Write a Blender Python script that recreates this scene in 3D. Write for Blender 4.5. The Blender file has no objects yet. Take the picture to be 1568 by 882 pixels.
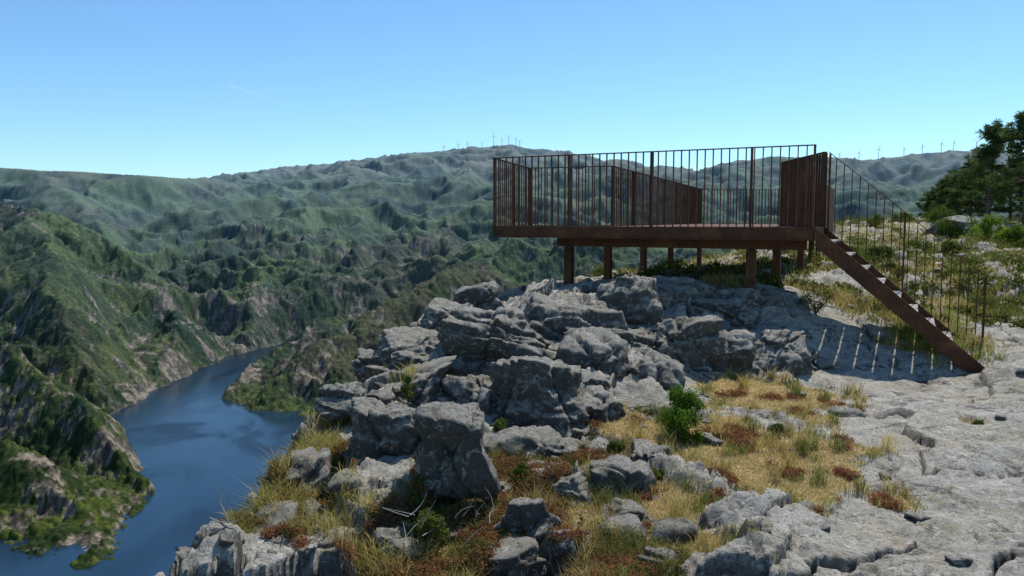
import bpy, bmesh, math, random
import numpy as np
from mathutils import Vector, Matrix
random.seed(7); rng=np.random.default_rng(7)
F=1200.0; CX=784.0; CY=441.0; HY=338.0
th=math.atan((CY-HY)/F); ct,st=math.cos(th),math.sin(th)
scene=bpy.context.scene
def P(px,py,d):
    u=(px-CX)/F; v=(CY-py)/F
    Y=ct+v*st; Z=v*ct-st; s=d/Y
    return np.array([u*s,d,Z*s])
def Pz(px,py,z):
    u=(px-CX)/F; v=(CY-py)/F
    Y=ct+v*st; Z=v*ct-st; s=z/Z
    return np.array([u*s,Y*s,z])
# ---------------------------------------------------------------- noise
def h2(ix,iy,s):
    n=(ix.astype(np.int64)*374761393+iy.astype(np.int64)*668265263+s*144269504)&0xffffffff
    n=((n^(n>>13))*1274126177)&0xffffffff
    n=((n^(n>>16))*668265263)&0xffffffff
    n=n^(n>>15)
    return n/4294967296.0
def perlin(x,y,s=0):
    x0=np.floor(x); y0=np.floor(y); fx=x-x0; fy=y-y0
    u=fx*fx*fx*(fx*(fx*6-15)+10); v=fy*fy*fy*(fy*(fy*6-15)+10)
    def g(ox,oy):
        a=h2(x0+ox,y0+oy,s)*2*math.pi
        return np.cos(a)*(fx-ox)+np.sin(a)*(fy-oy)
    a=g(0,0)*(1-u)+g(1,0)*u; b=g(0,1)*(1-u)+g(1,1)*u
    return (a*(1-v)+b*v)*1.5
def fbm(x,y,o=4,s=0,g=0.5):
    t=0; a=1.0; f=1.0
    for i in range(o):
        t=t+a*perlin(x*f+i*17.3,y*f-i*9.1,s+i*31); a*=g; f*=2.03
    return t
def worley(x,y,s=0):
    x0=np.floor(x); y0=np.floor(y)
    f1=np.full(x.shape,9.0); f2=np.full(x.shape,9.0); cx=np.zeros(x.shape); cy=np.zeros(x.shape); r=np.zeros(x.shape)
    for ox in (-1,0,1):
        for oy in (-1,0,1):
            ix=x0+ox; iy=y0+oy
            px=ix+h2(ix,iy,s)*.9+.05; py=iy+h2(ix,iy,s+101)*.9+.05
            d=np.hypot(px-x,py-y)
            m=d<f1
            f2=np.where(m,f1,np.minimum(f2,d))
            cx=np.where(m,px,cx); cy=np.where(m,py,cy); r=np.where(m,h2(ix,iy,s+202),r)
            f1=np.where(m,d,f1)
    return f1,f2,x-cx,y-cy,r
def h3(ix,iy,iz,s): return h2(ix+iz*131.0,iy-iz*57.0,s)
def vn3(p,s=0):
    p0=np.floor(p); f=p-p0; w=f*f*(3-2*f); t=0
    for a in (0,1):
        for b in (0,1):
            for c in (0,1):
                t=t+h3(p0[:,0]+a,p0[:,1]+b,p0[:,2]+c,s)*(w[:,0] if a else 1-w[:,0])*(w[:,1] if b else 1-w[:,1])*(w[:,2] if c else 1-w[:,2])
    return t*2-1
def fb3(p,o=4,s=0,g=.5):
    t=0;a=1.;f=1.
    for i in range(o):
        t=t+a*vn3(p*f+i*13.7,s+i*7); a*=g; f*=2.07
    return t
def sst(a,b,x):
    t=np.clip((x-a)/(b-a),0,1); return t*t*(3-2*t)
def lerp3(a,b,t): return a*(1-t[:,None])+b*t[:,None]
# ---------------------------------------------------------------- mesh util
def make_mesh(name,V,Fc,mat,attrs=None,smooth=True,parent=None):
    me=bpy.data.meshes.new(name)
    V=np.asarray(V,dtype=np.float32); Fc=np.asarray(Fc,dtype=np.int32)
    n,k=Fc.shape
    me.vertices.add(len(V)); me.vertices.foreach_set("co",V.ravel())
    me.loops.add(n*k); me.loops.foreach_set("vertex_index",Fc.ravel())
    me.polygons.add(n); me.polygons.foreach_set("loop_start",np.arange(0,n*k,k,dtype=np.int32))
    me.polygons.foreach_set("use_smooth",np.full(n,smooth))
    me.update(calc_edges=True)
    if attrs:
        for an,av in attrs.items():
            av=np.asarray(av,dtype=np.float32)
            if av.ndim==2:
                a=me.attributes.new(an,'FLOAT_COLOR','POINT')
                c=np.ones((len(V),4),dtype=np.float32); c[:,:3]=av; a.data.foreach_set("color",c.ravel())
            else:
                a=me.attributes.new(an,'FLOAT','POINT'); a.data.foreach_set("value",av)
    me.materials.append(mat)
    ob=bpy.data.objects.new(name,me); scene.collection.objects.link(ob)
    if parent: ob.parent=parent
    return ob
def grid_faces(nr,nc):
    i=np.arange(nr-1)[:,None]*nc+np.arange(nc-1)[None,:]
    i=i.ravel()
    return np.stack([i,i+1,i+nc+1,i+nc],1)
# ---------------------------------------------------------------- materials
def new_mat(name):
    m=bpy.data.materials.new(name); m.use_nodes=True; nt=m.node_tree
    b=nt.nodes["Principled BSDF"]; return m,nt,b
def N(nt,t,**kw):
    n=nt.nodes.new(t)
    for k,v in kw.items(): setattr(n,k,v)
    return n
def noise_n(nt,vec,scale,detail=6,rough=.6,dist=0):
    n=N(nt,'ShaderNodeTexNoise'); n.inputs['Scale'].default_value=scale; n.inputs['Detail'].default_value=detail
    n.inputs['Roughness'].default_value=rough; n.inputs['Distortion'].default_value=dist
    nt.links.new(vec,n.inputs['Vector']); return n.outputs['Fac']
def ramp(nt,fac,stops):
    r=N(nt,'ShaderNodeValToRGB'); e=r.color_ramp.elements
    while len(e)<len(stops): e.new(.5)
    for i,(p,c) in enumerate(stops):
        e[i].position=p; e[i].color=(*c,1) if len(c)==3 else c
    nt.links.new(fac,r.inputs['Fac']); return r.outputs['Color']
def mixc(nt,fac,a,b,mode='MIX'):
    m=N(nt,'ShaderNodeMix',data_type='RGBA',blend_type=mode)
    for s,v in ((m.inputs[0],fac),(m.inputs[6],a),(m.inputs[7],b)):
        if hasattr(v,'is_output'): nt.links.new(v,s)
        elif isinstance(v,tuple): s.default_value=(*v,1)
        else: s.default_value=v
    return m.outputs[2]
def mth(nt,op,a,b=0.):
    m=N(nt,'ShaderNodeMath',operation=op)
    for s,v in ((m.inputs[0],a),(m.inputs[1],b)):
        if hasattr(v,'is_output'): nt.links.new(v,s)
        else: s.default_value=v
    return m.outputs[0]
def G(v): return (v,v,v)
def rock_nodes(nt,light=0.):
    geo=N(nt,'ShaderNodeNewGeometry'); pos=geo.outputs['Position']
    big=noise_n(nt,pos,1.1,5,.6); mid=noise_n(nt,pos,5,8,.72,.5); fine=noise_n(nt,pos,38,6,.75); vf=noise_n(nt,pos,130,3,.6)
    c=ramp(nt,mid,[(.3,(.18,.168,.145)),(.45,(.31,.293,.255)),(.58,(.42,.40,.345)),(.72,(.52,.50,.43))])
    c=mixc(nt,ramp(nt,big,[(.42,G(0)),(.62,G(.5))]),c,(.34,.29,.20))
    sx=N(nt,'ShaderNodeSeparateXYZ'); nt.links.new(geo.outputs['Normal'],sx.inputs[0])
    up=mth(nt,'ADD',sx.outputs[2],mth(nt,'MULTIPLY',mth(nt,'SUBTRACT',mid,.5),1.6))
    c=mixc(nt,ramp(nt,up,[(.22,G(.80)),(.68,G(0))]),c,(.055,.050,.044))  # steep faces darkened in albedo: painted-in shade along with dark lichen stain
    c=mixc(nt,ramp(nt,fine,[(.37,G(.9)),(.47,G(0))]),c,(.05,.047,.042))
    blot=noise_n(nt,pos,2.6,8,.76,.6)
    c=mixc(nt,ramp(nt,blot,[(.39,G(.88)),(.46,G(0))]),c,(.065,.06,.052))
    lich=noise_n(nt,pos,14,6,.72,.8)
    c=mixc(nt,ramp(nt,lich,[(.56,G(0)),(.62,G(.75))]),c,(.54,.53,.46))
    lich2=noise_n(nt,pos,9,5,.65,.2)
    c=mixc(nt,ramp(nt,lich2,[(.59,G(0)),(.66,G(.55))]),c,(.27,.25,.10))
    lich3=noise_n(nt,pos,6.3,6,.7,.3)
    c=mixc(nt,ramp(nt,lich3,[(.63,G(0)),(.68,G(.4))]),c,(.32,.19,.08))
    c=mixc(nt,.6,c,ramp(nt,vf,[(.3,G(.3)),(.7,G(.75))]),'OVERLAY')
    hgt=mth(nt,'ADD',mth(nt,'MULTIPLY',mid,.7),mth(nt,'ADD',mth(nt,'MULTIPLY',fine,.4),mth(nt,'MULTIPLY',vf,.09)))
    return c,hgt,pos
def bump(nt,h,dist,strength=1.):
    b=N(nt,'ShaderNodeBump'); b.inputs['Distance'].default_value=dist; b.inputs['Strength'].default_value=strength
    nt.links.new(h,b.inputs['Height']); return b.outputs['Normal']
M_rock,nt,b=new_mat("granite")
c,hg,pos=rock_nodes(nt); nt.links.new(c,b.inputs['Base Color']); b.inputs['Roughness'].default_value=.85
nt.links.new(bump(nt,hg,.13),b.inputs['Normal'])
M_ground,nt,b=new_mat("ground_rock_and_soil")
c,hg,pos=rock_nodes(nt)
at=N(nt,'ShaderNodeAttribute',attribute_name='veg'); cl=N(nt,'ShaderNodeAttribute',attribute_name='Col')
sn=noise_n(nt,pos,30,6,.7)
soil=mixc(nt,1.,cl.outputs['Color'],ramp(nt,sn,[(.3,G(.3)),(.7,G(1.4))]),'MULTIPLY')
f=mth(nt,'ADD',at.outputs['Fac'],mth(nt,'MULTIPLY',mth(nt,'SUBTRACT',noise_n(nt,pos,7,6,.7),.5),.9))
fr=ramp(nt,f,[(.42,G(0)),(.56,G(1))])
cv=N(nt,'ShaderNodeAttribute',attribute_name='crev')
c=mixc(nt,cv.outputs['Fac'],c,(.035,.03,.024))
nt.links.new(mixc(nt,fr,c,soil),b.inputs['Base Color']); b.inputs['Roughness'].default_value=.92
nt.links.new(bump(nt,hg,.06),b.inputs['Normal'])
M_far,nt,b=new_mat("hillside_scrub")
cl=N(nt,'ShaderNodeAttribute',attribute_name='Col'); geo=N(nt,'ShaderNodeNewGeometry')
vf=noise_n(nt,geo.outputs['Position'],.16,5,.75)
nt.links.new(mixc(nt,1.,cl.outputs['Color'],ramp(nt,vf,[(.32,G(.45)),(.7,G(1.45))]),'MULTIPLY'),b.inputs['Base Color'])
b.inputs['Roughness'].default_value=1.; b.inputs['Specular IOR Level'].default_value=.05
nt.links.new(bump(nt,vf,3.,.7),b.inputs['Normal'])
M_leaf=bpy.data.materials.new("foliage"); M_leaf.use_nodes=True; nt=M_leaf.node_tree; nt.nodes.clear()
cl=N(nt,'ShaderNodeAttribute',attribute_name='Col'); d=N(nt,'ShaderNodeBsdfDiffuse'); t=N(nt,'ShaderNodeBsdfTranslucent'); mx=N(nt,'ShaderNodeMixShader'); o=N(nt,'ShaderNodeOutputMaterial')
mx.inputs[0].default_value=.4
nt.links.new(cl.outputs['Color'],d.inputs[0]); nt.links.new(cl.outputs['Color'],t.inputs[0]); nt.links.new(d.outputs[0],mx.inputs[1]); nt.links.new(t.outputs[0],mx.inputs[2]); nt.links.new(mx.outputs[0],o.inputs[0])
M_rust,nt,b=new_mat("corten_steel")
geo=N(nt,'ShaderNodeNewGeometry'); p=geo.outputs['Position']
n1=noise_n(nt,p,3,6,.7,.5); n2=noise_n(nt,p,40,4,.7)
c=ramp(nt,n1,[(.3,(.048,.021,.012)),(.55,(.098,.040,.020)),(.75,(.18,.074,.034))])
c=mixc(nt,.6,c,ramp(nt,n2,[(.3,G(.25)),(.7,G(.75))]),'OVERLAY')
nt.links.new(c,b.inputs['Base Color']); b.inputs['Roughness'].default_value=.75; b.inputs['Specular IOR Level'].default_value=.2
nt.links.new(bump(nt,n2,.004),b.inputs['Normal'])
M_tread,nt,b=new_mat("steel_tread_glints"); b.inputs['Roughness'].default_value=.6
geo=N(nt,'ShaderNodeNewGeometry'); nt.links.new(ramp(nt,noise_n(nt,geo.outputs['Position'],9,5),[(.42,(.07,.04,.03)),(.6,(.33,.28,.25))]),b.inputs['Base Color'])  # pale spots painted into the steel colour stand in for glints on the treads
M_bark,nt,b=new_mat("bark"); geo=N(nt,'ShaderNodeNewGeometry')
nt.links.new(ramp(nt,noise_n(nt,geo.outputs['Position'],9,5),[(.3,(.05,.035,.025)),(.7,(.16,.11,.08))]),b.inputs['Base Color']); b.inputs['Roughness'].default_value=.9
M_twig,nt,b=new_mat("dead_wood"); geo=N(nt,'ShaderNodeNewGeometry')
nt.links.new(ramp(nt,noise_n(nt,geo.outputs['Position'],30,4),[(.3,(.20,.18,.16)),(.7,(.42,.39,.35))]),b.inputs['Base Color'])
M_white,nt,b=new_mat("turbine_white"); b.inputs['Base Color'].default_value=(.75,.77,.8,1); b.inputs['Roughness'].default_value=.5
M_water,nt,b=new_mat("river_water"); geo=N(nt,'ShaderNodeNewGeometry'); p=geo.outputs['Position']
mp=N(nt,'ShaderNodeMapping'); mp.inputs['Scale'].default_value=(1,.45,1); mp.inputs['Rotation'].default_value=(0,0,.5); nt.links.new(p,mp.inputs['Vector'])
sw=noise_n(nt,mp.outputs[0],.006,4,.55,1.5)
nt.links.new(ramp(nt,sw,[(.4,(.004,.016,.032)),(.62,(.012,.034,.060))]),b.inputs['Base Color'])
nt.links.new(ramp(nt,sw,[(.42,G(.32)),(.56,G(.05))]),b.inputs['Roughness'])
b.inputs['IOR'].default_value=1.33
nt.links.new(bump(nt,noise_n(nt,p,.35,4,.6),.28,.6),b.inputs['Normal'])

# ---------------------------------------------------------------- far terrain
def W(L): return np.array([P(*q) for q in L])
ridges=[
 (W([(-500,285,7500),(150,280,7200),(340,274,6800),(380,266,6800),(430,262,6900),(480,253,7000),(520,250,7000),(560,251,7000),(600,246,7000),(630,236,7000),(660,233,7000),(700,232,7000),(740,226,7000),(780,223,7000),(815,228,7000),(850,241,7200),(900,256,7600),(1000,266,7600),(1090,262,7300),(1130,262,7300)]),.17,100),
 (W([(1060,275,6300),(1130,254,6100),(1190,241,6000),(1240,240,6000),(1300,248,6200),(1370,241,6200),(1430,234,6200),(1480,231,6100),(1700,240,6000),(2000,250,6000)]),.17,120),
 (W([(-700,250,4700),(-200,254,4400),(0,257,4200),(60,261,4150),(130,264,4100),(200,268,4050),(260,271,4300),(345,276,4900),(380,290,5300)]),.5,40),
 (W([(60,262,4150),(120,310,3400),(160,340,3000)]),.5,20),
 (W([(330,280,4800),(300,320,3600),(310,370,2900),(320,430,2400),(335,500,2050)]),.58,15),
 (W([(480,300,4300),(470,350,3300),(450,420,2600),(430,500,2080)]),.55,20),
 (W([(-500,290,2600),(-200,305,2250),(0,318,2050),(50,322,2000),(100,342,1960),(150,380,1920),(200,420,1860),(270,468,1800),(310,515,1720),(352,562,1600)]),.70,8),
 (W([(30,325,2000),(60,400,1650),(110,480,1400),(150,560,1270),(170,620,1210)]),.72,10),
 (W([(-500,420,1400),(-200,480,1200),(0,530,1090),(50,565,1040),(100,598,1000),(150,625,960),(195,655,930),(240,710,870),(262,772,828)]),.85,6),
 (W([(-200,640,900),(0,700,800),(100,780,760),(160,840,720)]),.8,6),
 (W([(322,648,1160),(365,612,1210),(420,572,1270),(500,522,1370),(570,482,1450),(650,442,1560),(720,405,1700),(800,380,1950),(900,372,2300),(1000,366,2700),(1150,352,3200),(1400,345,3800),(1800,335,4200)]),.62,8),
 (W([(700,335,4200),(660,350,3300),(640,372,2800),(600,420,2400),(560,480,2100),(520,520,1930)]),.58,14),
 (W([(1000,318,4600),(900,335,3600),(820,355,2700),(790,375,2200)]),.5,30),
 (W([(1250,330,4200),(1130,345,3300),(1050,372,2500)]),.5,30),
]
river=[Pz(330,1500,-300),Pz(290,980,-300),Pz(330,860,-300),Pz(352,740,-300),Pz(318,690,-300),Pz(254,626,-300),Pz(325,578,-300),Pz(395,546,-300),Pz(470,528,-300),Pz(640,520,-300),Pz(900,515,-300)]
rhw=[80,85,85,72,80,66,52,62,62,60,60]
edge=np.array([(-9,-40),(-4,-6),(-2.2,0),(-1.95,2.5),(-1.85,4.4),(-1.75,5.2),(-1.9,6),(-1.85,7),(-1.6,8.3),(-1.3,10.3),(-.9,11.8),(-.4,13.2),(.7,15),(1.9,18.5),(4.6,25),(6.6,30),(15,45),(33,66),(60,75),(110,70),(200,40),(260,-40)],dtype=float)
def edge_sd(X,Y):
    best=np.full(X.shape,1e9); ins=np.zeros(X.shape,bool)
    for a,b_ in zip(edge[:-1],edge[1:]):
        d=b_-a; L2=d@d
        t=np.clip(((X-a[0])*d[0]+(Y-a[1])*d[1])/L2,0,1)
        best=np.minimum(best,np.hypot(X-a[0]-t*d[0],Y-a[1]-t*d[1]))
    m=len(edge)
    for i in range(m):
        a=edge[i]; b_=edge[(i+1)%m]
        if a[1]==b_[1]: continue
        cnd=((a[1]>Y)!=(b_[1]>Y))&(X<(b_[0]-a[0])*(Y-a[1])/(b_[1]-a[1])+a[0])
        ins^=cnd
    return np.where(ins,-best,best)
def far_h(X,Y,D):
    wx=X+fbm(X/420,Y/420,3,5)*45+fbm(X/90,Y/90,3,6)*14
    wy=Y+fbm(X/420,Y/420,3,15)*45+fbm(X/90,Y/90,3,16)*14
    hs=[];ds=[]
    for pts,sl,r in ridges:
        hv=np.full(X.shape,-1e9,np.float32); dv=np.full(X.shape,1e9,np.float32)
        for a,b_ in zip(pts[:-1],pts[1:]):
            d=b_[:2]-a[:2]; L2=d@d
            t=np.clip(((wx-a[0])*d[0]+(wy-a[1])*d[1])/L2,0,1)
            dd=np.hypot(wx-a[0]-t*d[0],wy-a[1]-t*d[1])
            hv=np.maximum(hv,a[2]+(b_[2]-a[2])*t-sl*(np.sqrt(dd*dd+r*r)-r)).astype(np.float32)
            dv=np.minimum(dv,dd).astype(np.float32)
        hs.append(hv); ds.append(np.minimum(dv,900))
    h=np.max(hs,axis=0); ws=0; bd=0
    for hv,dv in zip(hs,ds):
        w_=np.exp(np.clip((hv-h)/22,-40,0)); ws=ws+w_; bd=bd+w_*dv
    bd=bd/ws; h=h.astype(np.float64)
    rl=np.full(X.shape,1e9)
    for (a,b_,ha,hb) in zip(river[:-1],river[1:],rhw[:-1],rhw[1:]):
        d=b_[:2]-a[:2]; L2=d@d
        t=np.clip(((X-a[0])*d[0]+(Y-a[1])*d[1])/L2,0,1)
        dd=np.hypot(X-a[0]-t*d[0],Y-a[1]-t*d[1])-(ha+(hb-ha)*t)
        rl=np.minimum(rl,dd)
    rl=rl+fbm(X/70,Y/70,5,44)*13
    rc_=np.clip(rl,0,None)
    h=np.maximum(h,-305+.16*np.minimum(rc_,900)+.02*np.clip(rc_-900,0,None))
    own=-5-.62*np.clip(edge_sd(X,Y),0,None)
    far=sst(2200,4200,D)
    k=np.clip(bd/180,.03,1)*np.clip((h+320)/110,.25,1)
    ga=np.abs(perlin(wx/1000,wy/1000,71))*240*far*np.clip(bd/900,0,1)
    gb=np.abs(perlin(wx/330,wy/330,72))*135
    gc=np.abs(perlin(wx/120,wy/120,73))*60*(1-.5*far)
    gd=np.abs(perlin(wx/45,wy/45,74))*15*(1-.5*far)
    h=h-k*(ga+gb+gc+gd-26)
    h=np.maximum(h,own)
    h=np.minimum(h,-307+1.15*rl)
    cr=np.abs(perlin(X/26,Y/26,81))+.5*np.abs(perlin(X/11,Y/11,82))
    h=h+cr*8*(rl>0)*np.clip(rl/20,0,1)*(1-far)
    return h,rl
NC=1050
az=np.radians(np.linspace(-43,43,NC)); rr=np.concatenate([np.exp(np.linspace(math.log(110),math.log(600),160,endpoint=False)),np.exp(np.linspace(math.log(600),math.log(2600),760,endpoint=False)),np.exp(np.linspace(math.log(2600),math.log(9500),330))]); NR=len(rr)
A,R=np.meshgrid(az,rr); X=(np.sin(A)*R).ravel(); Y=(np.cos(A)*R).ravel(); D=R.ravel()
H,rl=far_h(X,Y,D)
Hg=H.reshape(NR,NC); dr=np.gradient(rr)[:,None]; sl=np.hypot(np.gradient(Hg,axis=0)/dr,np.gradient(Hg,axis=1)/(R*(az[1]-az[0]))).ravel()
far=sst(2500,4500,D)
rockn=fbm(X/75,Y/75,4,91,.6)+.5*fbm(X/14,Y/14,3,92)+.3*fbm(X/4,Y/4,2,93)
low=np.clip((-100-H)/170,0,1)
left=sst(-150,-350,X+ (Y-600)*.1)
rock=sst(.58,.88,rockn*.9+low*(.22+.32*left)+np.clip(sl-.9,0,.7)*.30-.06)*(1-far*.8)
rock=np.maximum(rock,sst(8,3,rl+fbm(X/30,Y/30,2,7)*5)*.85)
cs=np.where(D<2600,7.,13.)
f1,f2,dx,dy,cr=worley(X/cs,Y/cs,9)
f1b,_,_,_,crb=worley(X/cs*1.9,Y/cs*1.9,19)
dome=np.clip(1-1.6*f1*f1,0,1)*(.4+.6*cr)+.45*np.clip(1-1.6*f1b*f1b,0,1)
den=sst(-.45,.05,fbm(X/55,Y/55,3,33))
H2=H+dome*cs*.68*(1-rock)*(.35+.65*den)*np.clip(rl/15,0,1)*(1-.75*far)
n1=fbm(X/130,Y/130,4,51); n2=fbm(X/600,Y/600,3,52)
V3=lambda a,b,c: np.array([[a,b,c]])
col=lerp3(V3(.020,.036,.011),V3(.056,.080,.019),sst(-.4,.6,n1+cr*.4-.2))
col=lerp3(col,V3(.13,.14,.028),sst(.80,.98,cr+n1*.25)*.4)
col=lerp3(col,V3(.09,.072,.042),sst(.1,.7,n2+.5*fbm(X/40,Y/40,3,53))*.5)
col=lerp3(col,V3(.12,.17,.045),sst(.0,.45,fbm(X/350,Y/350,3,59)+.25*far)*.5*sst(1700,2600,D))
high=sst(120,450,H)
col=lerp3(col,V3(.22,.20,.13),high*.75*sst(-.5,.3,fbm(X/400,Y/400,4,58)))
rc=lerp3(V3(.08,.07,.055),V3(.26,.215,.165),sst(-.5,.5,fbm(X/18,Y/18,3,61)+.6*fbm(X/5,Y/5,2,62)))
col=lerp3(col,rc,rock)
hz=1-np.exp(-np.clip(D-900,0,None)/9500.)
col=lerp3(col,V3(.18,.28,.37),np.clip(hz,0,1))  # aerial haze painted into the hill colour, growing with distance
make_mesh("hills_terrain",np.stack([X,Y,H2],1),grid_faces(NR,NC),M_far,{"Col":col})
del X,Y,D,A,R
make_mesh("river_water",[(-2500,300,-300),(1500,300,-300),(1500,2600,-300),(-2500,2600,-300)],[(0,1,2,3)],M_water,smooth=False)

# ---------------------------------------------------------------- near ground
ctrl=[(1568,882,4.3),(1250,882,4.3),(900,882,4.3),(600,882,4.5),(350,882,4.5),
(1568,760,5.7),(1300,760,5.7),(1050,760,5.6),(800,760,5.5),(480,790,5.2),
(1568,650,7.3),(1300,650,7.3),(1050,650,7.3),(850,650,7.2),(620,650,6.8),
(1568,560,9.6),(1400,575,9.6),(1250,565,9.6),(1050,560,9.3),(820,560,8.8),
(1568,480,13.5),(1450,465,14.5),(1250,448,13.5),(1150,446,11.3),(1190,442,13.7),
(870,448,12.8),(930,426,15.2),(985,419,18.3),(1025,420,21.5),(1063,418,25.7),
(950,450,11.5),(1050,452,11.5),(740,470,11.5),
(1350,410,20),(1500,412,22),(1568,400,27),(1400,352,42),(1500,345,52),(1568,345,60),(1300,388,35),(1200,398,30),
(650,520,10.3),(570,600,8),(500,640,7.2),(440,700,6),(400,770,5.2)]
C=np.array([P(*c) for c in ctrl]+[(0,0,-1.75),(-2,1,-1.9),(3,1,-1.8),(8,4,-1.7),(14,8,-1.3),(40,30,1.),(60,60,.5),(30,62,.1),(0,-6,-1.7),(10,-6,-1.2),(90,60,1),(90,0,2),(-6,-10,-2)])
def K(r): return r*r*np.log(r+1e-6)
n=len(C); dm=np.hypot(C[:,0][:,None]-C[:,0],C[:,1][:,None]-C[:,1])
Am=np.zeros((n+3,n+3)); Am[:n,:n]=K(dm)+np.eye(n)*.02; Am[:n,n]=1; Am[:n,n+1]=C[:,0]; Am[:n,n+2]=C[:,1]; Am[n:,:n]=Am[:n,n:].T
wt=np.linalg.solve(Am,np.concatenate([C[:,2],[0,0,0]]))
def rbf(X,Y):
    z=wt[n]+wt[n+1]*X+wt[n+2]*Y
    for i in range(n): z=z+wt[i]*K(np.hypot(X-C[i,0],Y-C[i,1]))
    return z
vegb=[(1150,700,1.1,1),(1240,745,.6,.95),(1180,610,.95,1),(1260,640,.4,.8),(1050,670,.7,1),(1000,760,.5,.9),(900,700,.5,.8),(850,800,.7,.85),(950,850,.7,.8),(700,820,.7,.85),(620,860,.6,.8),(470,700,.6,.9),(440,780,.5,.9),(1100,840,.35,.6),(1350,770,.3,.7),(1330,530,.9,.9),(1100,530,.6,.8),(930,640,.5,.8),(620,560,.7,.7),(1430,560,.8,.95),(1380,540,.8,.95),(800,720,.5,.8),(1500,470,1.5,.7),(1250,500,.8,.8),(1490,650,.15,.6),(1300,690,.3,.55)]
def gz(px,py):
    z=-2.0
    p=Pz(px,py,-2.0)
    for _ in range(6):
        z=float(rbf(np.array([p[0]]),np.array([p[1]]))[0]); z=min(z,-.6); p=Pz(px,py,z)
    return p
VB=[(gz(a,b_),r,w) for a,b_,r,w in vegb]
def ground(X,Y):
    z=rbf(X,Y)
    rfar=np.hypot(X,Y)
    z=np.where(rfar>70,np.minimum(z,1.5),z)
    sd=edge_sd(X,Y)+fbm(X/1.3,Y/1.3,3,301)*.3
    veg=np.zeros(X.shape)
    for p,r,w in VB:
        veg=np.maximum(veg,w*np.exp(-((X-p[0])**2+(Y-p[1])**2)/(r*r)))
    veg=np.maximum(veg,.55*sst(13,22,rfar))
    veg=veg+fbm(X/.7,Y/.7,4,311)*.36-.03
    veg=np.where(sd>1.5,veg+.25,veg)
    R_=1-sst(.30,.60,veg)
    slab=np.maximum(sst(1.3,1.9,X-fbm(X/2,Y/2,2,3)*.4)*sst(10.5,8.5,Y),sst(3.0,4.0,X)*sst(15.,12.5,Y))
    amp=(1-slab*.90)
    wx=X+fbm(X/1.3,Y/1.3,5,321)*.22; wy=Y+fbm(X/1.3,Y/1.3,5,331)*.22
    ca,sa=math.cos(.5),math.sin(.5)
    rx=wx*ca+wy*sa; ry=-wx*sa+wy*ca
    f1,f2,dx,dy,r1=worley(rx/2.3,ry/.95,41)
    e=f2-f1
    hb=(r1-.5)*.40+dx*.5*(r1-.5)+dy*.45*(r1*7%1-.35)
    hb=hb*sst(0,.04,e)-.10*(1-sst(0,.05,e))
    g1,g2,gx,gy,r2=worley(rx/.62,ry/.36,43)
    e2=g2-g1
    hb2=((r2-.5)*.15+gx*.18*(r2-.5)*2+gy*.16*(r2*5%1-.4))*sst(0,.06,e2)-.05*(1-sst(0,.06,e2))
    k1,k2,kx,ky,r3=worley(rx/.17,ry/.13,47)
    hb3=((r3-.5)*.04+ky*.04)*sst(0,.12,k2-k1)
    gate=sst(-.1,.25,fbm(X/1.1,Y/1.1,2,77))
    h=R_*amp*(hb+hb2+hb3)+ R_*slab*(-.05*(1-sst(.0,.022,e)) -.02*gate*(1-sst(0,.03,e2)) +hb*.10+.025*(r2-.5)*gate+ .05*fbm(X/1.2,Y/.8,4,3))
    h=h+fbm(X/.35,Y/.35,5,351)*.017*(.5+R_)
    h=h+sst(14,30,rfar)*fbm(X/4,Y/4,4,355)*.35*sst(90,40,rfar)
    drop=np.clip(sd,0,None)
    z=z+h-(1.5*np.minimum(drop,1.5)+.62*np.clip(drop-1.5,0,None))
    crev=R_*np.maximum((1-sst(.006,.024,e)),.5*(1-sst(0,.03,e2))*gate)
    return z,np.clip(veg,0,1.2),crev,sd
NC=1150; NR=1080
az=np.radians(np.linspace(-60,60,NC)); rr=np.exp(np.linspace(math.log(1.6),math.log(170),NR))
A,R=np.meshgrid(az,rr); X=(np.sin(A)*R).ravel(); Y=(np.cos(A)*R).ravel()
Z,veg,crev,sd=ground(X,Y)
def redzone(X,Y): return sst(1.25,.2,X+fbm(X/.8,Y/.8,2,8)*.4)*sst(8.2,6.2,Y)
def vegcol(X,Y):
    t=fbm(X/.9,Y/.9,3,401)
    c=lerp3(V3(.50,.36,.16),V3(.32,.25,.10),sst(.1,.6,t))
    redz=redzone(X,Y)
    t2=fbm(X/.45,Y/.45,3,402)
    c=lerp3(c,V3(.14,.07,.045),sst(-.1,.3,t2+redz*.4-.12)*.85*np.clip(redz+.04,0,1))
    c=lerp3(c,V3(.15,.15,.05),sst(10,18,np.hypot(X,Y))*.6)
    return c
make_mesh("ground",np.stack([X,Y,Z],1),grid_faces(NR,NC),M_ground,{"veg":veg,"crev":crev,"Col":vegcol(X,Y)})

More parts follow.
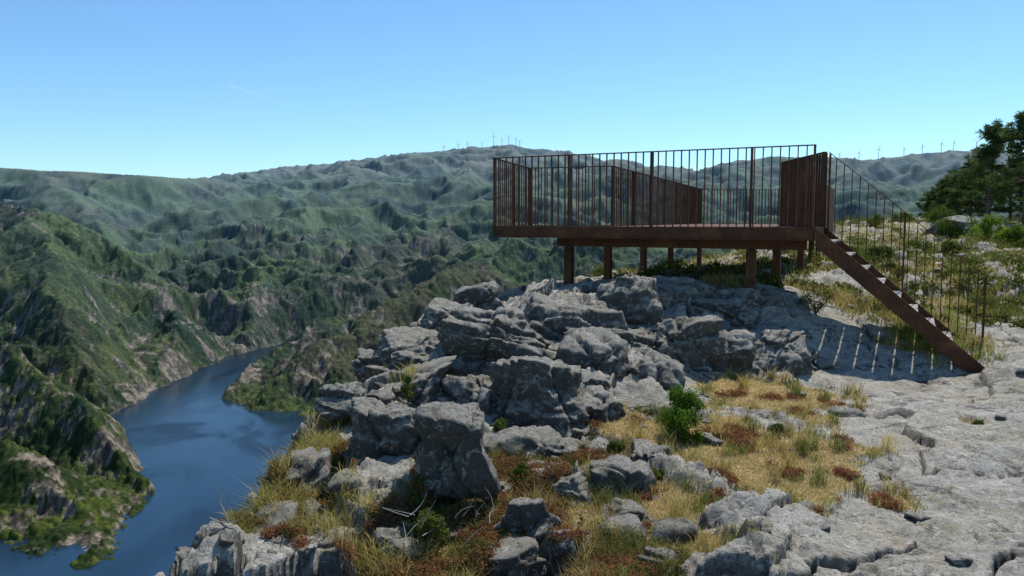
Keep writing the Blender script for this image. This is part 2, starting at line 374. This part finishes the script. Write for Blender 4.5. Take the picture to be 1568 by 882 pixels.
# ---------------------------------------------------------------- boulders
_ico={}
def ico(l):
    if l not in _ico:
        bm=bmesh.new(); bmesh.ops.create_icosphere(bm,subdivisions=l,radius=1)
        V=np.array([v.co[:] for v in bm.verts]); V/=np.linalg.norm(V,axis=1)[:,None]
        Fc=np.array([[v.index for v in f.verts] for f in bm.faces]); bm.free(); _ico[l]=(V,Fc)
    return _ico[l]
def boulder_arr(c,s,seed,lvl,rz=0.,npl=7,q=60,rough=1.):
    r=np.random.default_rng(seed); n_,Fc=ico(lvl)
    pl=r.normal(size=(npl,3)); pl/=np.linalg.norm(pl,axis=1)[:,None]
    j=r.normal(size=(6,3))*.25
    pl=np.vstack([pl,np.array([[0,-.25,1],[0,0,-1],[1,0,.1],[-1,0,.15],[0,-1,.2],[0,1,.1]])+j]); pl/=np.linalg.norm(pl,axis=1)[:,None]
    dd=np.concatenate([r.uniform(.76,1.04,npl),r.uniform(.66,.82,6)])
    rad=(np.clip(n_@pl.T,0,None)/dd)**q
    rad=rad.sum(1)**(-1/q); V=n_*rad[:,None]
    V[:,2]=np.minimum(V[:,2],.86)
    sz=float(np.mean(s)); W_=V*np.array(s); k=min(1,sz*2)
    disp=fb3(W_*2.4+seed,5,seed,.54)*.045*rough*k
    if lvl>=5:
        qn=fb3(W_*np.array([1.6,1.6,3.6])+seed*2.,3,seed+50)*3
        fl=np.floor(qn); fr=qn-fl; disp+=(fl+sst(.42,.58,fr))*.030*k
    for i in range(4 if lvl>=5 else 1):
        pn=r.normal(size=3)*[1,.6,1]; pn/=np.linalg.norm(pn); off=r.uniform(-.55,.55)*sz
        dist=W_@pn-off+fb3(W_*1.5+i*9.,3,seed+20+i)*.06*k
        disp+=np.where(dist>0,r.uniform(-.09,.06),0)*k - np.exp(-(dist/.018)**2)*.06*k
    disp+=-np.abs(fb3(W_*8+3.3,3,seed+9))*.035*rough*k
    W_=W_+n_*disp[:,None]
    ca,sa=math.cos(rz),math.sin(rz)
    W_=np.stack([W_[:,0]*ca-W_[:,1]*sa,W_[:,0]*sa+W_[:,1]*ca,W_[:,2]],1)
    return W_+np.array(c),Fc
heroes=[ # x0,x1,ytop,ybot,d,depthscale
(780,960,448,610,9.8,.9),(900,1010,432,590,10.6,1.),(945,1075,440,520,11.2,1.),(1060,1165,446,510,11.0,1.),(1130,1215,462,500,11.6,1.),
(690,815,482,585,8.9,1.),(640,740,462,560,9.7,1.),(700,770,438,500,10.8,1.),
(752,892,556,680,7.4,.9),(520,700,608,800,5.7,.8),(640,745,630,740,5.25,.8),
(480,560,585,650,7.2,1.),(560,660,570,640,7.9,1.),(1010,1085,486,560,9.2,.9),(1090,1165,512,575,9.3,1.),(1160,1245,512,575,9.6,1.),
(860,950,530,610,8.6,1.),(960,1040,550,605,8.6,1.),(880,960,600,660,7.5,1.),(970,1035,685,728,6.3,1.),(905,1000,715,790,5.6,.8),
(762,842,760,862,4.9,.8),(430,520,705,800,5.5,.9),(330,440,785,900,4.9,.9),(300,380,850,960,4.5,1.),(560,640,810,900,4.7,1.),
(1020,1120,855,900,4.6,1.),(1290,1350,455,500,12.5,1.),(1380,1440,505,530,11.5,1.),(780,860,660,700,6.6,1.),(1130,1210,630,665,7.5,1.),(1220,1300,470,510,12.,1.),(845,930,675,720,6.5,1.),(530,620,530,580,9.0,1.),
(590,720,520,600,8.8,1.),(690,790,570,650,7.6,1.),(860,1000,500,570,9.4,1.),(1460,1510,334,362,38,1.),(840,900,730,770,5.5,1.),(930,1000,775,810,5.1,1.)]
for i,(x0,x1,y0,y1,d,ds) in enumerate(heroes):
    a=P((x0+x1)/2,y0,d); b_=P((x0+x1)/2,y1,d); w=(x1-x0)/F*d
    hz_=(a[2]-b_[2]); cz=a[2]-hz_*.62
    s=(w*.70,w*.64*ds,hz_*.76)
    V,Fc=boulder_arr((a[0],a[1]+w*.15,cz),s,500+i,6 if w>.65 else 5,rz=random.uniform(-.3,.3))
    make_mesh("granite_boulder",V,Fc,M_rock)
def gpt(x,y):
    z,v,c,s=ground(np.array(x),np.array(y)); return z,v,c,s
x=rng.uniform(-1.7,3.9,420); y=rng.uniform(4.6,11.5,420); z,v,c_,s_=gpt(x,y); Vs=[];Fs=[];o=0;cnt=0
for i in range(420):
    if s_[i]>.4 or v[i]>.62 or (x[i]>1.3 and y[i]<8.6) or cnt>75: continue
    sz=random.uniform(.10,.28)*(.55+y[i]*.06); cnt+=1
    V,Fc=boulder_arr((x[i],y[i],z[i]-sz*.3),(sz*random.uniform(.9,1.7),sz*random.uniform(.8,1.2),sz*random.uniform(.6,1.)),3000+i,5 if sz>.2 else 4,rz=random.uniform(-.8,.8))
    Vs.append(V);Fs.append(Fc+o);o+=len(V)
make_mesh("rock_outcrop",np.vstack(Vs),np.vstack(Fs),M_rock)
Ns=900; a=np.radians(rng.uniform(-38,36,Ns)); r=np.exp(rng.uniform(math.log(4),math.log(40),Ns)); x=np.sin(a)*r; y=np.cos(a)*r
z,v,c_,s_=gpt(x,y); Vs=[];Fs=[];o=0
for i in range(Ns):
    if s_[i]>1. : continue
    if x[i]>1.2 and y[i]<9.5 and random.random()<.85: continue
    if -1<x[i]<10 and 10<y[i]<30 and random.random()<.5: continue
    sz=random.uniform(.02,.10)*(1+max(0,(r[i]-9)*.07))*(1 if random.random()<.8 else 1.8)
    V,Fc=boulder_arr((x[i],y[i],z[i]),(sz*random.uniform(.8,1.5),sz*random.uniform(.8,1.3),sz*random.uniform(.5,.9)),1000+i,3,rz=random.uniform(0,6),npl=5,q=30)
    Vs.append(V);Fs.append(Fc+o);o+=len(V)
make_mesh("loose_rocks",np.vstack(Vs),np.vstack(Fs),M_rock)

# ---------------------------------------------------------------- grass blades
def blades(name,base,hgt,wid,lean,cols):
    n=len(base); an=rng.uniform(0,2*np.pi,n); la=rng.uniform(0,2*np.pi,n)
    s=np.stack([np.cos(an),np.sin(an),np.zeros(n)],1)*wid[:,None]*.5
    l=np.stack([np.cos(la),np.sin(la),np.zeros(n)],1)*(lean*hgt)[:,None]
    up=np.zeros((n,3)); up[:,2]=hgt
    v0=base-s; v1=base+s; v2=base+up*.55+l*.3+s*.8; v3=base+up*.55+l*.3-s*.8; v4=base+up*.92+l
    V=np.stack([v0,v1,v2,v3,v4],1).reshape(-1,3); i=np.arange(n)*5
    T=np.vstack([np.stack([i,i+1,i+2],1),np.stack([i,i+2,i+3],1),np.stack([i+3,i+2,i+4],1)])
    return make_mesh(name,V,T,M_leaf,{"Col":np.repeat(cols,5,0)},smooth=False)
def scatter(n,rmin,rmax,a0=-36,a1=36,p=1.):
    a=np.radians(rng.uniform(a0,a1,n)); r=np.exp(rng.uniform(math.log(rmin),math.log(rmax),n)); return np.sin(a)*r,np.cos(a)*r
def tufts(name,x,y,nb,hm,spread,colfn,lean=.45,w=.006):
    k=len(x)
    X=np.repeat(x,nb)+rng.normal(0,spread,k*nb); Y=np.repeat(y,nb)+rng.normal(0,spread,k*nb)
    Z=ground(X,Y)[0]-.01
    hs=np.repeat(rng.uniform(.5,1.3,k),nb)*hm*rng.uniform(.5,1.2,k*nb)
    ds=np.clip(np.hypot(X,Y)/6,.8,6)
    cc=colfn(np.repeat(x,nb),np.repeat(y,nb))*np.repeat(rng.uniform(.7,1.25,k),nb)[:,None]*rng.uniform(.75,1.25,k*nb)[:,None]
    blades(name,np.stack([X,Y,Z],1),hs,w*ds,rng.uniform(.1,lean*2,k*nb),np.clip(cc,0,.7))
x,y=scatter(60000,4,14); z,v,c,s=gpt(x,y); m=(v>.47)&(s<.6)
rd=redzone(x,y)
dz=(fbm(x/.9,y/.9,3,401)<.7)&(rng.uniform(0,1,len(x))>rd*.8)
mm=m&dz; tufts("dry_grass",x[mm][:13000],y[mm][:13000],12,.04,.035,lambda X,Y: lerp3(V3(.66,.51,.26),V3(.54,.43,.18),rng.uniform(0,1,len(X))))
gm=(rng.uniform(0,1,len(x))<.35)
mm=m&~dz&gm|((v>.38)&(v<.5)&(s<.8)&(rng.uniform(0,1,len(x))<.15)); tufts("green_grass",x[mm][:1700],y[mm][:1700],14,.07,.03,lambda X,Y: lerp3(V3(.15,.18,.04),V3(.38,.33,.11),rng.uniform(0,1,len(X))))
x,y=scatter(4000,4,12); z,v,c,s=gpt(x,y); m=(v>.35)&(s<1.2)&(rng.uniform(0,1,len(x))<.35)
tufts("tall_grass",x[m][:300],y[m][:300],40,.16,.03,lambda X,Y: lerp3(V3(.46,.36,.13),V3(.20,.22,.06),(fbm(X/.8,Y/.8,2,9)>.05)*1.),.4,.005)
ex=[gz(px,py) for px,py in [(470,700),(450,720),(490,680),(440,800),(400,800),(510,650),(480,760),(500,830),(540,860),(420,760),(620,590),(690,500)]]
ex=np.repeat(np.array(ex),7,0); ex[:,:2]+=rng.normal(0,.12,(len(ex),2))
tufts("cliff_grass",ex[:,0],ex[:,1],70,.17,.05,lambda X,Y: lerp3(V3(.50,.40,.15),V3(.32,.30,.08),rng.uniform(0,1,len(X))),.6,.006)
ex=[gz(px,py) for px,py in [(1330,520),(1350,530),(1375,535),(1400,545),(1430,560),(1455,570),(1320,500),(1365,510),(1410,520),(1345,500),(1440,540),(1390,560),(1300,510)]]
ex=np.repeat(np.array(ex),14,0); ex[:,:2]+=rng.normal(0,.25,(len(ex),2))
tufts("verge_grass",ex[:,0],ex[:,1],40,.15,.06,lambda X,Y: lerp3(V3(.18,.24,.045),V3(.42,.38,.12),rng.uniform(0,1,len(X))),.5,.005)
x,y=scatter(30000,12,45,5,38); z,v,c,s=gpt(x,y); m=(v>.4)&(s<.5)
tufts("meadow_grass",x[m][:6000],y[m][:6000],10,.16,.10,lambda X,Y: lerp3(V3(.14,.17,.04),V3(.46,.37,.15),sst(-.4,.1,fbm(X/2.5,Y/2.5,2,19))),.4,.006)
# ---------------------------------------------------------------- leaf clouds
def leafcloud(cen,rad,n,size,c0,c1,dens=.6,asp=.45):
    k=len(cen); cen=np.repeat(cen,n,0); rad=np.repeat(rad,n,0)
    d=rng.normal(size=(k*n,3)); d/=np.linalg.norm(d,axis=1)[:,None]
    p=cen+d*rad*(rng.uniform(0,1,(k*n,1))**dens)
    a=rng.normal(size=(k*n,3)); a/=np.linalg.norm(a,axis=1)[:,None]; b_=np.cross(a,d); b_/=np.linalg.norm(b_,axis=1)[:,None]+1e-6
    s=size*rng.uniform(.6,1.4,(k*n,1))
    V=np.stack([p-a*s,p+b_*s*asp,p+a*s,p-b_*s*asp],1).reshape(-1,3); i=np.arange(k*n)*4
    Fc=np.stack([i,i+1,i+2,i+3],1)
    t=np.repeat(rng.uniform(0,1,k),n)*.6+rng.uniform(0,.4,k*n)
    return V,Fc,np.repeat(lerp3(np.array([c0]),np.array([c1]),t),4,0)
def join(parts):
    V=[];Fc=[];C_=[];o=0
    for v,f_,c in parts: V.append(v);Fc.append(f_+o);C_.append(c);o+=len(v)
    return np.vstack(V),np.vstack(Fc),np.vstack(C_)
def tube(p0,p1,r0,r1,seg=7,bend=0.,nseg=4):
    p0=np.array(p0,float);p1=np.array(p1,float);ax=p1-p0;L=np.linalg.norm(ax);ax/=L
    u=np.cross(ax,[0.3,.2,1.] if abs(ax[2])<.9 else [1,0,0]);u/=np.linalg.norm(u);w=np.cross(ax,u)
    V=[];rgs=nseg+1
    bo=rng.normal(0,bend,3)*L
    for i in range(rgs):
        t=i/nseg;c=p0+(p1-p0)*t+bo*math.sin(t*math.pi);r=r0+(r1-r0)*t
        for k in range(seg):
            a=2*math.pi*k/seg;V.append(c+(u*math.cos(a)+w*math.sin(a))*r)
    Fc=[(i*seg+k,i*seg+(k+1)%seg,(i+1)*seg+(k+1)%seg,(i+1)*seg+k) for i in range(nseg) for k in range(seg)]
    return np.array(V),np.array(Fc),np.zeros((len(V),3))
def bush(name,p,w,h,c0,c1,n=14,per=260,leaf=.016):
    e=bpy.data.objects.new(name,None); scene.collection.objects.link(e)
    cen=[];rad=[]
    for i in range(n):
        a=random.uniform(0,6.28);r=random.uniform(0,.36)*w;zz=random.uniform(.15,.85)*h
        r*=math.sqrt(max(.1,1-(zz/h-.4)**2*1.6))
        cen.append((p[0]+math.cos(a)*r,p[1]+math.sin(a)*r,p[2]+zz));q=random.uniform(.10,.2)*w;rad.append((q,q,q*1.1))
    V,Fc,c=leafcloud(np.array(cen),np.array(rad),per,leaf,c0,c1); make_mesh("foliage",V,Fc,M_leaf,{"Col":c},False,e)
    V,Fc,c=join([tube(p,q_,.006*w*2,.003*w,5,.05,3) for q_ in cen]); make_mesh("stems",V,Fc,M_bark,None,True,e)
    return e
bp=gz(1040,672); bp[2]-=.03
bush("green_shrub",bp,.56,.50,(.045,.09,.012),(.15,.26,.03),26,330,.013)
for px,py,w,h in [(1190,668,.18,.12),(1500,655,.16,.06),(810,752,.30,.22),(625,612,.28,.25),(690,510,.35,.3),(1030,500,.3,.45),(760,680,.25,.2),(640,800,.3,.35),(650,850,.35,.3),(1430,560,.5,.25),(1350,520,.6,.25),(590,770,.25,.25),(1500,480,.8,.3),(1340,480,.8,.4),(1250,480,.7,.4),(1220,440,.8,.4),(1380,470,.6,.3),(940,700,.22,.15),(1000,740,.2,.12)]:
    p=gz(px,py); bush("low_shrub",p,w,h,(.05,.075,.02),(.16,.19,.04),10,160,.012)
x,y=scatter(40000,4,9,-24,30); z,v,c,s=gpt(x,y); t2=fbm(x/.45,y/.45,3,402); rd=redzone(x,y)
m=(v>.34)&(t2+rd*.6>.50)&(s<.8); xa=x[m][:4200];ya=y[m][:4200];za=z[m][:4200]
q=rng.uniform(.025,.07,len(xa))
V,Fc,c=leafcloud(np.stack([xa,ya,za+.03],1),np.stack([q,q,q*.7],1),55,.009,(.17,.05,.035),(.36,.20,.09)); make_mesh("red_stonecrop",V,Fc,M_leaf,{"Col":c},False)
m=(v>.32)&(rd>.3)&(s<.9); xa=x[m][::9][:420];ya=y[m][::9][:420];za=z[m][::9][:420]
q=rng.uniform(.05,.12,len(xa))
V,Fc,c=leafcloud(np.stack([xa,ya,za+.03],1),np.stack([q,q,q*.9],1),170,.009,(.05,.06,.02),(.20,.17,.05)); make_mesh("heather_clumps",V,Fc,M_leaf,{"Col":c},False)
x,y=scatter(2200,13,70,6,40); z,v,c,s=gpt(x,y); m=(s<1.)&~((x<9)&(y<24)&(rng.uniform(0,1,len(x))<.6)); x=x[m][:760];y=y[m][:760];z=z[m][:760]
q=rng.uniform(.12,.42,len(x))*np.clip(np.hypot(x,y)/25,.6,1.8)
V,Fc,c=leafcloud(np.stack([x,y,z+q*.3],1),np.stack([q*1.3,q*1.3,q*.8],1),220,.045,(.06,.085,.02),(.20,.20,.05)); make_mesh("plateau_scrub",V,Fc,M_leaf,{"Col":c},False)
# ---------------------------------------------------------------- pines
def pine(name,p,H_,Wd,lean=0.,t0=.14):
    e=bpy.data.objects.new(name,None); scene.collection.objects.link(e)
    top=np.array(p)+np.array([lean,0,H_])
    wood=[tube(np.array(p)-[0,0,.4],top,.03*H_,.006*H_,9,.01,6)]; cen=[];rad=[]
    for i in range(50):
        t=random.uniform(t0,1.)**.85; a=random.uniform(0,6.28)
        L=Wd*.5*(1.05-t)**.6*random.uniform(.5,1.15)
        b0=np.array(p)+(top-np.array(p))*t; b1=b0+np.array([math.cos(a)*L,math.sin(a)*L,L*random.uniform(.0,.45)])
        wood.append(tube(b0,b1,.008*H_,.002*H_,5,.05,3))
        for k in range(6):
            q=b0+(b1-b0)*random.uniform(.35,1.08)+rng.normal(0,.05*Wd,3)*[1,1,.4]; cen.append(q); s=random.uniform(.03,.07)*Wd; rad.append((s*1.25,s*1.25,s*.65))
    V,Fc,c=join(wood); make_mesh("trunk_and_limbs",V,Fc,M_bark,None,True,e)
    V,Fc,c=leafcloud(np.array(cen),np.array(rad),85,.085,(.035,.065,.022),(.13,.18,.055),.7,.22); make_mesh("needles",V,Fc,M_leaf,{"Col":c},False,e)
def gp(px,d):
    x=(px-CX)/F*d; z=float(ground(np.array([x]),np.array([float(d)]))[0][0]); return np.array([x,d,z])
def topH(p,px,py): return max(.5,P(px,py,p[1])[2]-p[2])
for px,py,d,Wd,t0 in [(1508,196,46,5.0,.15),(1566,172,42,5.0,.25),(1452,276,56,3.8,.05),(1625,170,50,5.,.3),(1430,290,60,3.2,.05),(1482,250,52,4.2,.05),(1545,250,50,4.6,.05),(1660,200,45,5.,.1)]:
    p=gp(px,d); pine("pine_tree",p,topH(p,px,py),Wd,random.uniform(-.3,.3),t0)
for px,d,w,h in [(1508,34,1.9,1.5),(1540,33,1.3,1.1),(1440,44,2.2,1.2),(1560,33,1.4,1.1),(1380,48,1.6,.9),(1340,46,1.4,.8),(1455,38,1.7,1.0),(1585,31,1.3,1.),(1300,26,1.2,.6),(1400,30,1.4,.7),(1350,24,1.0,.5),(1450,26,1.1,.6)]:
    bush("broom_bush",gp(px,d),w,h,(.09,.14,.02),(.28,.38,.05) if px in(1508,1540) else (.12,.16,.04),20,240,.045)
parts=[]
for q0,q1,r in [((350,800),(337,770),.006),((337,770),(340,742),.004),((350,800),(322,792),.004),((350,800),(375,790),.003),((345,790),(330,785),.003)]:
    parts.append(tube(P(*q0,4.7),P(*q1,4.7),r,r*.5,5,.08,4))
for k in range(14):
    px=random.uniform(600,760);py=random.uniform(770,860); d=4.6
    parts.append(tube(P(px,py,d),P(px+random.uniform(-50,50),py-random.uniform(10,50),d+random.uniform(-.1,.2)),.003,.0012,5,.08,4))
V,Fc,c=join(parts); make_mesh("dead_branches",V,Fc,M_twig)
# ---------------------------------------------------------------- viewing platform
plat=bpy.data.objects.new("viewing_platform",None); scene.collection.objects.link(plat)
ZD=-.10; ZT=1.0
pA=np.array([-.29,12.7]);pB=np.array([4.03,10.5]);pB2=np.array([4.58,11.58]);pH=np.array([4.66,13.6]);pG=np.array([10.6,26.]);pE=np.array([6.0,25.]);pD=np.array([1.86,14.55]);pC=np.array([.34,15.1])
class Bx:
    def __init__(s): s.V=[];s.F=[]
    def beam(s,a,b_,wv,hv):
        a,b_,wv,hv=[np.array(t,float) for t in (a,b_,wv,hv)]; o=len(s.V)
        for e in (a,b_):
            for sw,sh in ((-1,-1),(1,-1),(1,1),(-1,1)): s.V.append(e+wv*sw+hv*sh)
        for f_ in ((0,1,2,3),(7,6,5,4),(0,4,5,1),(1,5,6,2),(2,6,7,3),(3,7,4,0)): s.F.append([o+k for k in f_])
    def out(s,name,mat,bev=0.):
        ob=make_mesh(name,s.V,s.F,mat,None,False,plat)
        if bev:
            m=ob.modifiers.new("b",'BEVEL'); m.width=bev; m.segments=1
        return ob
def perp(a,b_):
    d=(b_-a)/np.linalg.norm(b_-a); return d,np.array([-d[1],d[0]])
rail=Bx(); post=Bx()
def railing(a,b_,posts,zt0=ZT,zt1=ZT,zb0=ZD,zb1=ZD,sp=.112,wd=.016):
    L=np.linalg.norm(b_-a); d,nv=perp(a,b_); n_=int(L/sp)
    for i in range(1,n_):
        t=i/n_; q=a+(b_-a)*t; zb=zb0+(zb1-zb0)*t; zt=zt0+(zt1-zt0)*t
        rail.beam((*q,zb+.006),(*q,zt-.008),(*(d*.006),0),(*(nv*wd),0))
    A3=np.array((*a,zt0));B3=np.array((*b_,zt1)); rail.beam(A3,B3,(*(nv*.024),0),(0,0,.007))
    for t in posts:
        q=a+(b_-a)*t; zb=zb0+(zb1-zb0)*t; zt=zt0+(zt1-zt0)*t
        post.beam((*q,zb-.10),(*q,zt-.009),(*(d*.013),0),(*(nv*.031),0))
railing(pA,pB,[0.003,.27,.54,.83,.997]); railing(pA,pC,[.5,1.],wd=.008,sp=.13); railing(pC,pD,[.5]); railing(pD,pE,[0,.15,.3,.45,.6,.8,1.],wd=.010,sp=.14); railing(pE,pG,[.33,.66,1.]); railing(pB2,pH,[.0,.5]); railing(pH,pG,[0,.5])
pan=Bx(); d,nv=perp(pH,pG); a=pH+nv*-.05; b_=pH+(pG-pH)*.97+nv*-.05
pan.beam((*a,(ZT+ZD-.3)/2+.01),(*b_,(ZT+ZD-.3)/2+.01),(*(nv*.006),0),(0,0,(ZT-ZD+.3)/2)); pan.out("solid_cheek_panel",M_rust)
rail.out("railing_bars",M_rust); post.out("railing_posts",M_rust)
# stairs
st_=Bx(); tr=Bx(); u,nv=perp(pA,pB); w=nv*1.2; run=2.06; zend=-1.90
for off in (0,1.):
    a=pB+w*off+u*.03; b_=a+u*run
    st_.beam((*a,ZD-.12),(*b_,zend-.08),(*(nv*.012),0),(0,0,.13))
e0=pB+u*(run+.03)
for off in (0,1.): st_.beam((*(e0+w*off),zend-.36),(*(e0+w*off),zend+.05),(*(u*.02),0),(*(nv*.02),0))
nt_=10
for i in range(nt_):
    t=(i+.6)/nt_; q=pB+u*(run*t+.03); z_=ZD-.075+(zend-ZD)*t
    tr.beam((*(q+nv*.014),z_),(*(q+w-nv*.014),z_),(*(u*.10),0),(0,0,.012))
st_.out("stair_stringers",M_rust,.003); tr.out("stair_treads",M_tread)
rail=Bx(); post=Bx()
a=pB+w+u*.05
railing(a,a+u*run,[0.01,.5,.99],ZT,zend+1.13,ZD,zend+.02,.105)
rail.out("stair_railing_bars",M_rust); post.out("stair_railing_posts",M_rust)
# deck
poly=[pA,pB,pB2,pH,pG,pE,pD,pC]; k=len(poly)
bm=bmesh.new(); top=[bm.verts.new((*p_,ZD)) for p_ in poly]; bot=[bm.verts.new((*p_,ZD-.04)) for p_ in poly]
bm.faces.new(top); bm.faces.new(bot[::-1])
for i in range(k): j=(i+1)%k; bm.faces.new((top[j],top[i],bot[i],bot[j]))
bmesh.ops.recalc_face_normals(bm,faces=bm.faces)
me=bpy.data.meshes.new("deck"); bm.to_mesh(me); bm.free(); me.materials.append(M_rust); ob=bpy.data.objects.new("deck",me); scene.collection.objects.link(ob); ob.parent=plat
fb=Bx()
for i in range(k):
    a=poly[i];b_=poly[(i+1)%k]; d,nv=perp(a,b_); out=-nv
    fb.beam((*(a+out*.014),ZD-.07),(*(b_+out*.014),ZD-.07),(*(out*.01),0),(0,0,.085))
    fb.beam((*(a+out*.03),ZD-.158),(*(b_+out*.03),ZD-.158),(*(out*.03),0),(0,0,.006))
fb.out("edge_channel",M_rust)
jb=Bx()
r1=[np.array(t) for t in [(.93,12.75),(1.86,15.2),(3.07,18.3),(4.35,21.5),(5.95,24.9)]]
r2=[np.array(t) for t in [(3.45,11.3),(4.70,13.9),(6.3,17.1),(7.75,20.3),(9.6,24.6)]]
u0,nvv=perp(pA,pB)
jb.beam((*(r1[0]-u0*.2),ZD-.24),(*(r2[0]+u0*.75),ZD-.24),(*(nvv*.04),0),(0,0,.07))
for rw in (r1,r2):
    for a,b_ in zip(rw[:-1],rw[1:]):
        d,nn=perp(a,b_); jb.beam((*a,ZD-.245),(*b_,ZD-.245),(*(nn*.05),0),(0,0,.068))
for a,b_ in zip(r1[1:],r2[1:]):
    d,nn=perp(a,b_); jb.beam((*a,ZD-.235),(*b_,ZD-.235),(*(nn*.04),0),(0,0,.05))
jb.out("under_beams",M_rust)
lg=Bx()
for rw in (r1,r2):
    for q in rw:
        z_=float(ground(np.array([q[0]]),np.array([q[1]]))[0][0]); d=u0
        lg.beam((*q,z_-.6),(*q,ZD-.315),(*(d*.065),0),(*(np.array([-d[1],d[0]])*.065),0))
lg.out("support_columns",M_rust,.004)
# ---------------------------------------------------------------- wind turbines
def turbine(px,py,hp,d):
    b0=P(px,py,d); H_=hp/F*d
    parts=[tube(b0-[0,0,40],b0+[0,0,H_],3.2,2.0,8,0,2)]
    hub=b0+np.array([0,-5,H_]); parts.append(tube(hub+[0,8,1],hub+[0,-1,1],3.,2.6,8,0,1))
    a0=random.uniform(0,2)
    for i in range(3):
        a=a0+i*2.0944; parts.append(tube(hub,hub+np.array([math.sin(a),0,math.cos(a)])*H_*.55,1.8,.5,5,0,2))
    V,Fc,c=join(parts); make_mesh("wind_turbine",V,Fc,M_white)
for px,py,hp in [(680,232,8),(702,230,9),(716,229,9),(756,224,16),(769,224,10),(779,224,14),(790,225,12),(796,226,10),(738,228,9)]: turbine(px,py,hp,6950)
for px,py,hp in [(1285,247,11),(1315,247,13),(1345,244,15),(1384,240,12),(1412,237,13),(1441,234,14),(1460,233,15),(1495,232,14)]: turbine(px,py,hp,6050)
# contrail
M_con=bpy.data.materials.new("contrail_vapour"); M_con.use_nodes=True; nt=M_con.node_tree; nt.nodes.clear()
d=N(nt,'ShaderNodeBsdfTranslucent'); d.inputs[0].default_value=(.9,.9,.9,1); t=N(nt,'ShaderNodeBsdfTransparent'); mx=N(nt,'ShaderNodeMixShader'); mx.inputs[0].default_value=.2; o=N(nt,'ShaderNodeOutputMaterial')
nt.links.new(t.outputs[0],mx.inputs[1]); nt.links.new(d.outputs[0],mx.inputs[2]); nt.links.new(mx.outputs[0],o.inputs[0])
a=P(350,131,30000); b_=P(430,158,30000); make_mesh("contrail",[a,b_,b_+[0,0,15],a+[0,0,60]],[(0,1,2,3)],M_con)
# ---------------------------------------------------------------- light, sky, camera
AZ=math.radians(34); EL=math.radians(57)
S=Vector((math.sin(AZ)*math.cos(EL),math.cos(AZ)*math.cos(EL),math.sin(EL)))
L=bpy.data.lights.new("sun",'SUN'); L.energy=5.0; L.angle=math.radians(.5); L.color=(1,.95,.86)
lo=bpy.data.objects.new("sun",L); lo.rotation_euler=S.to_track_quat('Z','Y').to_euler(); scene.collection.objects.link(lo)
w=bpy.data.worlds.new("World"); scene.world=w; w.use_nodes=True; nt=w.node_tree
sk=nt.nodes.new('ShaderNodeTexSky'); sk.sky_type='NISHITA'; sk.sun_disc=False; sk.sun_elevation=EL; sk.sun_rotation=AZ; sk.altitude=600; sk.air_density=1.; sk.dust_density=.2; sk.ozone_density=1.
bg=nt.nodes['Background']; bg.inputs[1].default_value=.125
nt.links.new(mixc(nt,1.,sk.outputs[0],(.74,1.04,1.25),'MULTIPLY'),bg.inputs[0])
cam=bpy.data.cameras.new("camera"); cam.sensor_width=36; cam.lens=36*F/1568; cam.clip_end=60000; cam.clip_start=.05
co=bpy.data.objects.new("camera",cam); co.rotation_euler=(math.pi/2-th,0,0); scene.collection.objects.link(co); scene.camera=co
scene.view_settings.view_transform='Standard'; scene.view_settings.look='None'; scene.view_settings.exposure=0
